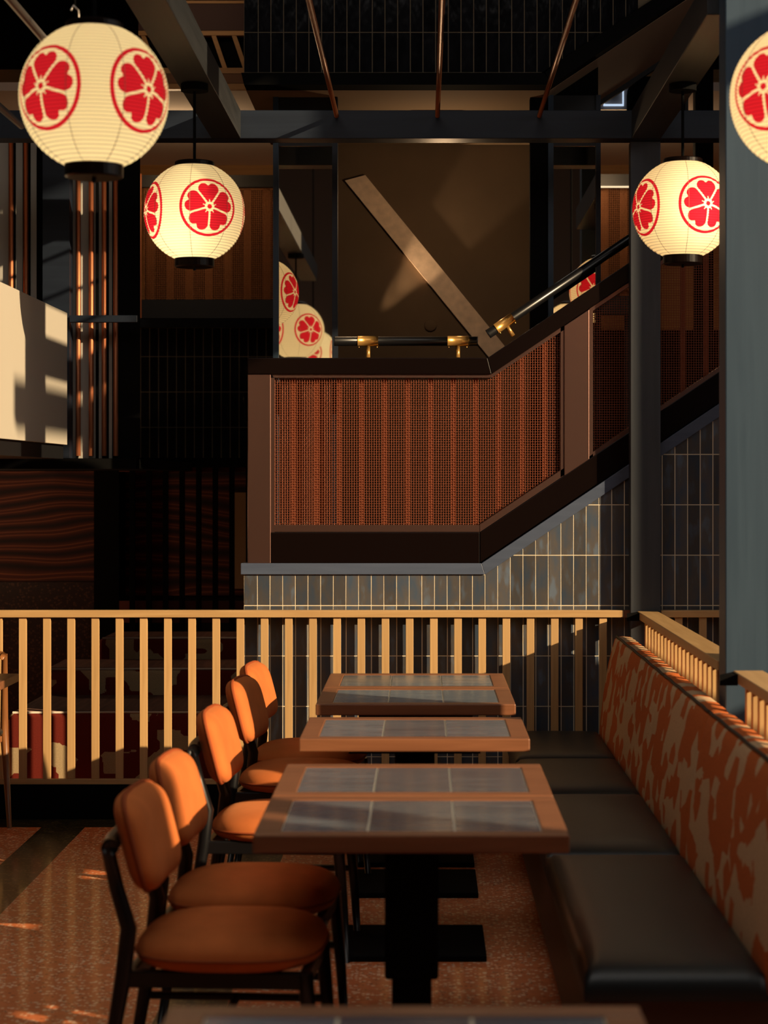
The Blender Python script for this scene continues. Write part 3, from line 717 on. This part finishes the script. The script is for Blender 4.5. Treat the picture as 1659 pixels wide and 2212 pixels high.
# ================================================================== LEFT REAR: WAVE WALLPAPER, SLATS
YV = 13.6
o = MB().box(PX(-160, YV), PX(208, YV), YV, YV+0.03, PZ(1256, YV), PZ(1018, YV)).build('wave_panel', M['wave']); tag(o, 'dark red wave-patterned wall panel left of the slat screen', 'panel')
o = MB().box(PX(262, YV), PX(560, YV), YV+.2, YV+0.23, PZ(1290, YV), PZ(1018, YV)).build('wave_panel', M['wave']); tag(o, 'dark red wave-patterned panel behind the slat screen', 'panel')
struct(MB().box(PX(-200, YV), PX(560, YV), YV+0.24, YV+0.3, 0, PZ(1000, YV)).build('wall_rear', M['dark_wall']))
struct(MB().box(PX(208, YV), PX(262, YV), YV-.1, YV+0.2, 0, PZ(1013, YV)).build('trim_11', M['matt_black']))
struct(MB().box(PX(-160, YV), PX(208, YV), YV-.02, YV+0.03, 0, PZ(1257, YV)).build('trim_12', terrazzo('speckled_dado', (0.020, 0.008, 0.006), (0.07, 0.03, 0.015), (0.01, 0.005, 0.004), 0.5)))
o = MB().box(PX(493, YV), PX(545, YV), YV+.12, YV+0.199, PZ(1274, YV), PZ(1064, YV)).build('beige_panel', plain('beige_panel', (0.30, 0.20, 0.10), 0.8)); tag(o, 'narrow beige panel glimpsed behind the last slats', 'panel')
ss = thing('slat_screen', 'screen of dark upright slats left of the stair guard', 'screen', (0, 12.7, 0))
for k in range(8):
    px = 285 + 35.9*k
    MB().box(PX(px-5.3, 12.7), PX(px+5.3, 12.7), 0, 0.04, 0.0, PZ(1008, 12.7)).build('slat', M['matt_black'], ss)
brd = plain('red_board', (0.14, 0.035, 0.015), 0.7)
MB().box(PX(258, 12.76), PX(560, 12.76), 0.05, 0.07, PZ(1019, 12.76), PZ(1010, 12.76)).build('rail', brd, ss)
MB().box(PX(258, 12.76), PX(560, 12.76), 0.05, 0.07, PZ(1345, 12.76), PZ(1298, 12.76)).build('rail', brd, ss)

# ================================================================== BOOTH STEPS BEHIND THE RAILING
def booth(x0, x1, y0, y1, z0, z1, lab):
    t = thing('booth_bench', lab, 'bench', ((x0+x1)/2, y0, z0)); cx = (x0+x1)/2
    hw = (x1-x0)/2
    MB().box(-hw, hw, 0.0, y1-y0, 0.0, z1-z0-0.006).build('cushion', M['booth'], t, bevel=0.03, seg=4, smooth=True)
    MB().box(-hw+.03, hw-.03, 0.03, y1-y0-.01, z1-z0-0.012, z1-z0).build('seat_top', M['booth_top'], t, bevel=0.005)
    MB().tube([(-hw+.02, 0.012, z1-z0-.008), (0, 0.012, z1-z0-.006), (hw-.02, 0.012, z1-z0-.008)], 0.006, 8).build('piping', M['pale_piping'], t, smooth=True)
    return t
booth(-2.10, xl-0.02, 10.3, 11.09, 0.0, 0.43, 'patterned burgundy booth seat just behind the slat railing')
booth(-2.08, xl-0.02, 11.1, 11.65, 0.0, 0.575, 'burgundy and beige booth step behind the front booth seat')
booth(-1.86, xl-0.02, 11.66, 12.1, 0.0, 0.70, 'rearmost patterned booth back in the dark corner')

# ================================================================== RAILINGS
# plinth under the long railing
o = MB().box(-3.2, PX(1357, 9.6), 9.60, 9.66, 0.0, 0.165).build('baseboard_rail', M['matt_black']); struct(o)
R = thing('slat_railing', 'long pale oak slat railing crossing in front of the stair', 'railing', (0, 9.6, 0))
rt0, rt1 = PZ(1334, 9.6), PZ(1318.5, 9.6)
MB().box(-3.1, PX(1347, 9.6), 0.0, 0.045, rt0, rt1).build('top_rail', M['oak_x'], R, bevel=0.0025)
MB().box(-3.1, PX(1347, 9.6), 0.005, 0.04, PZ(1702, 9.6), PZ(1684, 9.6)).build('bottom_rail', M['oak_x'], R, bevel=0.0025)
slat = None
for k in range(-8, 25):
    x = PX(47.6 + 52.32*k, 9.6)
    if slat is None:
        slat = MB().box(-0.018, 0.018, 0.0, 0.019, PZ(1684, 9.6), rt0).build('slat', M['oak'], R, bevel=0.0015)
        s = slat
    else: s = link(bpy.data.objects.new('slat', slat.data), R)
    s.location = (x, 0.012, 0)
o = MB().box(PX(1347, 9.6)+.001, PX(1361.5, 9.6), 0.005, 0.04, rt0, rt1).build('rail_end_shaded', M['table'], R)  # last bit of rail in darker wood, standing in for its shadow
# railing beyond the post
R2 = thing('slat_railing', 'short piece of oak slat railing between post and right column', 'railing', (PX(1428, 9.6), 9.6, 0))
MB().box(0, .5, 0.0, 0.045, rt0, rt1).build('top_rail', M['oak_x'], R2, bevel=0.0025)
MB().box(0, .5, 0.005, 0.04, PZ(1702, 9.6), PZ(1684, 9.6)).build('bottom_rail', M['oak_x'], R2, bevel=0.0025)
for k in range(4):
    s = link(bpy.data.objects.new('slat', slat.data), R2); s.location = (PX(1467 + 52.3*k, 9.6)-PX(1428, 9.6), 0.012, 0)
# railings running towards the camera beside the banquette
slat2 = None
def side_rail(y0, y1, lab):
    global slat2
    t = thing('slat_railing', lab, 'railing', (1.0, y0, 0))
    Ln = y1-y0
    MB().box(0.003, 0.10, 0, Ln, 0.949, 0.984).build('top_rail', M['oak_y'], t, bevel=0.0025)
    MB().box(0.03, 0.075, 0, Ln, 0.17, 0.21).build('bottom_rail', M['oak_y'], t, bevel=0.0025)
    n = int(Ln/0.122)
    for k in range(n):
        if slat2 is None:
            slat2 = MB().box(0.0, 0.020, -0.018, 0.018, 0.21, 0.949).build('slat', M['oak'], t, bevel=0.0015); s = slat2
        else: s = link(bpy.data.objects.new('slat', slat2.data), t)
        s.location = (0.03, Ln - 0.09 - 0.122*k, 0)
    # black mitred steel end
    MB().add([(0.003, Ln, .945), (0.003, Ln, .980), (-.055, Ln-.10, .945), (-.055, Ln-.10, .980), (0.003, Ln-.10, .945), (0.003, Ln-.10, .980)],
             [(0,2,4), (1,5,3), (0,1,3,2), (2,3,5,4), (4,5,1,0)]).build('end_bracket', M['matt_black'], t)
    return t
side_rail(6.955, 9.565, 'oak slat railing behind the patterned banquette, from post to column')
side_rail(3.4, 6.60, 'oak slat railing nearest the camera, in front of the right column')

# ================================================================== BANQUETTE
B = thing('banquette', 'long banquette with black leather seat and orange cut-out patterned back', 'banquette', (0.385, 4.88, 0))
bx_, by_ = 0.385, 4.88
MB().box(0.05, 0.56, 0.04, 4.66, 0.0, 0.08).build('plinth', M['matt_black'], B)
MB().box(0.015, 0.56, 0.02, 4.67, 0.08, 0.35).build('base', M['dark_base'], B, bevel=0.004)
def seat_cushion(y0, y1):
    # softly crowned leather cushion
    nx, ny = 14, 24; W, D, h = 0.44, y1-y0-0.004, 0.09
    vs, fs = [], []
    def prof(u): return max(0.0, 1-abs(2*u-1)**9)**(1/3.0)
    for j in range(ny+1):
        for i in range(nx+1):
            u, v = i/nx, j/ny
            uu = 0.5-0.5*math.cos(math.pi*u); vv = 0.5-0.5*math.cos(math.pi*v)
            e = min(prof(uu), prof(vv))
            vs.append((W*uu, y0-by_+D*vv, 0.35 + 0.02 + (h-0.02)*e + 0.006*math.sin(math.pi*vv)*math.sin(math.pi*uu)))
    for j in range(ny):
        for i in range(nx):
            a = j*(nx+1)+i; fs.append((a, a+1, a+nx+2, a+nx+1))
    n = len(vs)
    rim = [j*(nx+1) for j in range(0)]
    loop = [i for i in range(nx+1)] + [j*(nx+1)+nx for j in range(1, ny+1)] + [ny*(nx+1)+i for i in range(nx-1, -1, -1)] + [j*(nx+1) for j in range(ny-1, 0, -1)]
    for q in loop: vs.append((vs[q][0], vs[q][1], 0.352))
    for k in range(len(loop)):
        fs.append((loop[k], n+k, n+(k+1) % len(loop), loop[(k+1) % len(loop)]))
    return MB().add(vs, fs).build('seat_cushion', M['leather'], B, smooth=True)
for y0, y1 in ((4.88, 6.45), (6.45, 7.65), (7.65, 8.6), (8.6, 9.53)): seat_cushion(y0, y1)
def back_cushion(y0, y1):
    # section (x,z): leaning front, flat top
    sec = [(0.435, 0.36), (0.428, 0.40), (0.432, 0.47), (0.447, 0.60), (0.470, 0.74), (0.488, 0.82), (0.500, 0.862), (0.510, 0.874), (0.54, 0.878), (0.575, 0.874), (0.585, 0.85), (0.585, 0.36)]
    n = 28; vs, fs = [], []; m_ = len(sec)
    for j in range(n+1):
        t = j/n; tt = 0.5-0.5*math.cos(math.pi*t)
        e = max(0.0, 1-abs(2*tt-1)**14)**0.5
        for k, (x, z) in enumerate(sec):
            pinch = 0.012*(1-e)
            vs.append((x + (pinch if k < 8 else 0), y0-by_+0.002+(y1-y0-0.004)*tt, z - (pinch if 5 <= k <= 10 else 0)))
    for j in range(n):
        for k in range(m_-1):
            a = j*m_+k; fs.append((a, a+m_, a+m_+1, a+1))
    fs.append(tuple(range(m_))); fs.append(tuple(range(n*m_+m_-1, n*m_-1, -1)))
    o = MB().add(vs, fs).build('back_cushion', M['fabric'], B, smooth=True)
    pts = [(vs[j*m_+7][0]-0.001, vs[j*m_+7][1], vs[j*m_+7][2]+0.002+0.0015*math.sin(j*1.3)) for j in range(n+1)]
    MB().tube(pts, 0.0055, 8).build('piping', M['piping'], o, smooth=True)
    return o
for y0, y1 in ((4.90, 6.40), (6.40, 7.60), (7.60, 9.52)): back_cushion(y0, y1)

# ================================================================== TABLES
TX0, TX1, TZ = -0.41, 0.35, 0.75
def make_table(y0, lab, depth=0.61):
    t = thing('dining_table', lab, 'table', ((TX0+TX1)/2, y0, 0), group='wood framed tables along the banquette')
    hw = (TX1-TX0)/2; d = depth; fw = 0.062; th = 0.043; z0, z1 = TZ-th, TZ
    MB().box(-hw, hw, 0, fw, z0, z1).build('frame_board', M['table'], t, bevel=0.004)
    MB().box(-hw, hw, d-fw, d, z0, z1).build('frame_board', M['table'], t, bevel=0.004)
    MB().box(-hw, -hw+fw, fw, d-fw, z0, z1).build('frame_board', M['table'], t, bevel=0.003)
    MB().box(hw-fw, hw, fw, d-fw, z0, z1).build('frame_board', M['table'], t, bevel=0.003)
    MB().box(-hw+fw, hw-fw, fw, d-fw, z0, z1-0.0045).build('tile_bed', M['grout'], t)
    w3 = (2*hw-2*fw)/3
    for k in range(3):
        a = -hw+fw+w3*k
        mb = MB(); nr = 48; g = 0.003; dd_ = d-2*fw-2*g
        vs, fs = [], []
        for j in range(nr+1):
            zz = z1-0.0025 + (0.0007 if j % 2 else 0.0)
            yv = fw+g+dd_*j/nr
            vs += [(a+g, yv, zz), (a+w3-g, yv, zz)]
        for j in range(nr): fs.append((2*j, 2*j+1, 2*j+3, 2*j+2))
        n = len(vs); vs += [(a+g, fw+g, z1-.008), (a+w3-g, fw+g, z1-.008), (a+w3-g, fw+g+dd_, z1-.008), (a+g, fw+g+dd_, z1-.008)]
        fs += [(0, n, n+1, 1), (1,)+tuple(2*j+1 for j in range(1, nr+1))[::1] + (n+2, n+1), (2*nr+1, 2*nr, n+3, n+2)[::-1]]
        fs[-2] = tuple(reversed(fs[-2]))
        mb.add(vs, fs).build('ribbed_tile', M['inset'], t)
    cy = d/2
    MB().box(-0.068, 0.068, cy-0.068, cy+0.068, 0.345, z0-0.02).build('pedestal_sleeve', M['matt_black'], t, bevel=0.008)
    MB().box(-0.05, 0.05, cy-0.05, cy+0.05, 0.02, 0.344).build('pedestal', M['matt_black'], t, bevel=0.005)
    MB().box(-0.22, 0.22, cy-0.2, cy+0.2, z0-0.02, z0).build('top_plate', M['matt_black'], t)
    MB().box(-0.24, 0.24, cy-0.24, cy+0.24, 0.0, 0.02).build('base_plate', M['matt_black'], t, bevel=0.003)
    return t
for y0, lab in ((4.88, 'wood and grey tile table nearest full view, front of the first pair'), (5.50, 'wood and grey tile table touching the back of the nearest full table'),
                (6.70, 'single wood and grey tile table in the middle of the row'), (7.73, 'wood and grey tile table, front of the far pair'),
                (8.35, 'wood and grey tile table farthest back, against the slat railing'), (2.695, 'blurred table edge at the very bottom of the picture')):
    make_table(y0, lab)

# ================================================================== CHAIRS
def pillow(a, b_, h, nr=14, na=40, p=2.6, q=3.2, fn=None):
    """superellipse cushion: half sizes a,b, thickness h"""
    def se(t, e): return math.copysign(abs(t)**(2/e), t)
    vs, fs = [], []
    for side in (1, -1):
        base = len(vs)
        for i in range(nr+1):
            rho = math.sin(i/nr*math.pi/2)
            zz = side*h/2*max(0.0, 1-rho**q)**(1/2.2)
            for k in range(na):
                t = 2*math.pi*k/na
                vs.append((a*rho*se(math.cos(t), p), b_*rho*se(math.sin(t), p), zz))
        for i in range(nr):
            for k in range(na):
                f = (base+i*na+k, base+(i+1)*na+k, base+(i+1)*na+(k+1) % na, base+i*na+(k+1) % na)
                fs.append(f if side > 0 else f[::-1])
    rim = [(a*se(math.cos(2*math.pi*k/na), p), b_*se(math.sin(2*math.pi*k/na), p), 0) for k in range(na)]
    if fn: vs = [fn(*v) for v in vs]; rim = [fn(*v) for v in rim]
    return vs, fs, rim
def make_chair(lab):
    t = thing('dining_chair', lab, 'chair', group='orange velvet chairs along the tables')
    # seat
    v, f, rim = pillow(0.237, 0.235, 0.122, p=3.0, q=4.4, fn=lambda x, y, z: (x, y, 0.430+z*(1.0 if z > 0 else 0.75)+0.004*x))
    so_ = MB().add(v, f).build('seat', M['velvet'], t, smooth=True)
    MB().tube(rim+[rim[0]], 0.004, 6, cap=False).build('piping', M['velvet_pipe'], so_, smooth=True)
    # backrest: leaning, gently wrapped
    def bk(u, v_, w_):   # u across, v up, w thickness (+ = front)
        ff = 1.0 if w_ > 0 else 0.8
        return (-0.232 + w_*ff + 0.42*u*u - 0.26*v_, u, 0.698 + v_)
    vs, fs, rim = pillow(0.205, 0.119, 0.096, p=4.6, q=5.5, fn=bk)
    bo = MB().add(vs, fs).build('backrest', M['velvet'], t, smooth=True)
    MB().tube(rim+[rim[0]], 0.007, 6, cap=False).build('piping', M['velvet_pipe'], bo, smooth=True)
    # black frame
    bar = [(-0.292+0.42*u*u, u, 0.700) for u in [-0.20+0.04*k for k in range(11)]]
    MB().tube(bar, 0.022, 12).build('back_bar', M['black_metal'], t, smooth=True)
    for sy in (-1, 1):
        y = 0.185*sy
        MB().tube([(-0.31, y*1.08, 0.0), (-0.275, y*1.05, 0.20), (-0.245, y*1.02, 0.38), (-0.232, y, 0.50), (-0.262, y, 0.60), (-0.285, y, 0.70)], [0.013, 0.017, 0.021, 0.021, 0.019, 0.017], 12).build('rear_leg', M['black_metal'], t, smooth=True)
        MB().tube([(0.235, y*1.06, 0.0), (0.222, y*1.03, 0.2), (0.205, y, 0.395)], [0.012, 0.016, 0.020], 12).build('front_leg', M['black_metal'], t, smooth=True)
        MB().box(-0.245, 0.215, y-0.013, y+0.013, 0.355, 0.398).build('side_rail', M['black_metal'], t, bevel=0.004)
        MB().tube([(-0.265, y*1.04, 0.24), (0.218, y*1.02, 0.24)], 0.011, 10).build('stretcher', M['black_metal'], t, smooth=True)
    MB().box(-0.24, -0.215, -0.185, 0.185, 0.355, 0.398).build('seat_rail', M['black_metal'], t, bevel=0.004)
    MB().box(0.19, 0.215, -0.185, 0.185, 0.355, 0.398).build('seat_rail', M['black_metal'], t, bevel=0.004)
    MB().tube([(-0.02, -0.19, 0.24), (-0.02, 0.19, 0.24)], 0.011, 10).build('stretcher', M['black_metal'], t, smooth=True)
    return t
specs = [(5.18, 'orange velvet chair nearest the camera, at the front table'), (5.79, 'orange velvet chair second from the camera'),
         (6.97, 'orange velvet chair at the single middle table'), (8.02, 'orange velvet chair second from the slat railing'), (8.66, 'orange velvet chair farthest back, nearest the slat railing')]
ch0 = make_chair(specs[0][1]); 
for i, (y, lab) in enumerate(specs):
    c = ch0 if i == 0 else dup(ch0)
    c['label'] = lab
    c.location = (-0.477 + random.uniform(-.006, .006), y, 0); c.rotation_euler = (0, 0, math.radians(-5 + random.uniform(-2, 2)))

# ---- table and wooden chair cut by the left edge
t = thing('side_table', 'corner of a dark wooden table at the left edge', 'table', (-2.15, 8.35, 0))
MB().box(-0.37, 0.372, 0.0, 0.6, 0.715, 0.75).build('top', M['table'], t, bevel=0.004)
MB().box(-0.05, 0.05, 0.25, 0.35, 0.02, 0.714).build('pedestal', M['matt_black'], t)
MB().box(-0.22, 0.22, 0.08, 0.52, 0.0, 0.02).build('base_plate', M['matt_black'], t)
t = thing('wooden_chair', 'wooden chair with dark seat cut off by the left edge', 'chair', (-2.13, 9.13, 0))
for sx in (-1, 1):
    MB().tube([(0.20*sx+0.03*sx, -0.22, 0.0), (0.205*sx, -0.20, 0.43)], [0.011, 0.020], 12).build('leg', M['chairwood'], t, smooth=True)
    MB().tube([(0.20*sx+0.025*sx, 0.24-0.47*(0), 0.0), (0.205*sx, 0.22, 0.44), (0.20*sx, 0.25, 0.80)], [0.011, 0.019, 0.014], 12).build('leg', M['chairwood'], t, smooth=True)
v, f, rim = pillow(0.225, 0.225, 0.06, p=4.0, q=4.0, fn=lambda x, y, z: (x, y, 0.455+z))
MB().add(v, f).build('seat', M['leather'], t, smooth=True)
MB().box(-0.2, 0.2, -0.2, 0.2, 0.40, 0.428).build('seat_frame', M['chairwood'], t, bevel=0.004)
MB().tube([(0.20*math.sin(a), 0.25+0.03*math.cos(a)-0.02, 0.79+0.012*math.cos(a)) for a in [math.radians(-90+15*k) for k in range(13)]], 0.018, 10).build('back_rail', M['chairwood'], t, smooth=True)

# ================================================================== LANTERNS
LR = 0.202; CAPR = 0.077; CAPZ = math.sqrt(LR**2-CAPR**2)
def globe_mesh():
    pitch = 0.0098; n = int(2*CAPZ/pitch*4); prof = []
    for i in range(n+1):
        z = -CAPZ + 2*CAPZ*i/n
        r = math.sqrt(max(LR**2-z*z, 1e-6)) + 0.0012*(math.sin(2*math.pi*z/pitch))
        prof.append((r, z))
    return prof
GLOBE = None; CORD = {}
def make_lantern(loc, rz, top, lab, bulb=(0, 0, -0.02)):
    global GLOBE
    t = thing('paper_lantern', lab, 'lantern', loc, rz, 'round paper lanterns with red crests')
    if GLOBE is None: 
        GLOBE = MB().lathe(globe_mesh(), 72).build('paper_globe', M['paper'], t, smooth=True); g = GLOBE
    else: g = link(bpy.data.objects.new('paper_globe', GLOBE.data), t)
    for k in range(8):
        a = math.pi/8 + k*math.pi/4
        pts = []
        for i in range(25):
            z = -CAPZ + 2*CAPZ*i/24; r = math.sqrt(LR**2-z*z)+0.0008
            pts.append((r*math.cos(a), r*math.sin(a), z))
        MB().tube(pts, 0.0009, 5).build('rib_shadow_line', M['rib_shadow_line'], g)  # thin outer strands drawn as shadow lines of the inner wires
    cp = [(0.0, CAPZ+0.034), (CAPR-0.004, CAPZ+0.034), (CAPR+0.002, CAPZ+0.030), (CAPR+0.002, CAPZ-0.006), (CAPR-0.006, CAPZ-0.006), (CAPR-0.006, CAPZ+0.01), (0.0, CAPZ+0.01)]
    ct = [(r, z if z < CAPZ+0.02 else z-0.016) for r, z in cp]
    MB().lathe(ct, 40).build('top_ring', M['bronze_dark'], t, smooth=False)
    MB().lathe([(r, -z) for r, z in cp][::-1], 40).build('bottom_ring', M['bronze_dark'], t, smooth=False)
    MB().lathe([(0.0, -CAPZ-0.048), (0.006, -CAPZ-0.046), (0.006, -CAPZ-0.03), (0.0, -CAPZ-0.03)], 12).build('finial', M['bronze_dark'], t)
    h = top - loc[2]
    cd = MB().tube([(0, 0, CAPZ+0.017), (0, 0, h)], 0.006, 10).build('cord', M['matt_black'], t)
    MB().lathe([(0.0, h-0.03), (0.055, h-0.03), (0.055, h-0.001), (0.0, h-0.001)], 24).build('canopy', M['matt_black'], t)
    li = bpy.data.lights.new('lantern_bulb', 'POINT'); li.energy = 1.75; li.color = (1.0, 0.86, 0.57); li.shadow_soft_size = 0.035
    lo = bpy.data.objects.new('lantern_bulb', li); COL.objects.link(lo); lo.parent = t; lo.location = bulb
    return t
M['rib_shadow_line'] = plain('wire_shadow_tone', (0.30, 0.22, 0.12), 0.7)
LX = -0.921
make_lantern((LX+.02, 5.57, 2.648), math.radians(9.2+46), bz, 'large round paper lantern at upper left, nearest and largest')
make_lantern((LX, 8.19, 2.676), math.radians(23.5), bz, 'round paper lantern hanging lower beside the largest one', (-0.045, -0.04, -0.05))
make_lantern((LX, 2.95, 2.65), math.radians(10), 5.99, 'round paper lantern seen only in the mirror')
make_lantern((1.042, 8.19, 2.688), math.radians(-7.2+29.5), bz, 'round paper lantern at right, partly hidden by the blue column', (0.0, -0.10, -0.01))
make_lantern((1.042, 5.57, 2.650), math.radians(-10.6-32.5), 5.99, 'paper lantern cut off by the right edge, in front of the column')
# small clamp light hanging above the big lantern
t = thing('hook', 'small brass hook hanging above the largest lantern', 'hook', P(162, 45, 6.0))
MB().tube([(0, 0, -.02), (0.012, 0, 0.0), (0.010, 0, 0.03), (-0.004, 0, 0.045), (-0.012, 0, 0.03)], 0.003, 8).build('hook_wire', M['steel'], t, smooth=True)
MB().tube([(0, 0, 0.04), (0, 0, 0.9)], 0.002, 6).build('line', M['matt_black'], t)

# ================================================================== FILL LIGHTS (unseen warm lights added to lift dim areas)
def fill_light(name, typ, loc, energy, col, aim=None, size=0.05, angle=60, blend=0.5, parent=None):
    li = bpy.data.lights.new(name, typ); li.energy = energy; li.color = col
    if typ in ('POINT', 'SPOT'): li.shadow_soft_size = size
    if typ == 'AREA': li.size = size
    if typ == 'SPOT': li.spot_size = math.radians(angle); li.spot_blend = blend
    o = bpy.data.objects.new(name, li); COL.objects.link(o); o.location = loc
    if aim is not None: o.rotation_euler = (Vector(aim)-Vector(loc)).to_track_quat('-Z', 'Y').to_euler()
    return o
WARM = (1.0, 0.66, 0.36)
fill_light('recess_streak_fill', 'SPOT', tuple(P(738, 775, 11.25)), 34, WARM, tuple(P(1050, 400, 11.40)), 0.012, 22, 0.55)  # added spot that draws a soft streak on the recess wall
fill_light('recess_streak_fill', 'SPOT', tuple(P(738, 775, 11.27)), 12, WARM, tuple(P(880, 600, 11.40)), 0.012, 15, 0.6)  # second added spot, for the lower streak
fill_light('recess_fill', 'POINT', (0.1, 10.5, 3.0), 5.5, WARM, None, 0.06)  # added fill for the recess wall and soffit
fill_light('far_fill_left', 'POINT', (-1.6, 13.0, 3.6), 8, WARM, None, 0.08)  # added fill for the far ceiling and left screen
fill_light('lattice_fill', 'POINT', (-1.4, 11.2, 4.5), 3.5, WARM, None, 0.08)  # added fill for the lattice front
fill_light('far_fill_right', 'POINT', (1.2, 13.0, 3.6), 7, WARM, None, 0.08)  # added fill for the far right side
fill_light('rear_fill', 'POINT', (-3.2, 12.3, 1.36), 15, (1.0, 0.6, 0.35), None, 0.1)  # added fill for the dark booths and wave panels
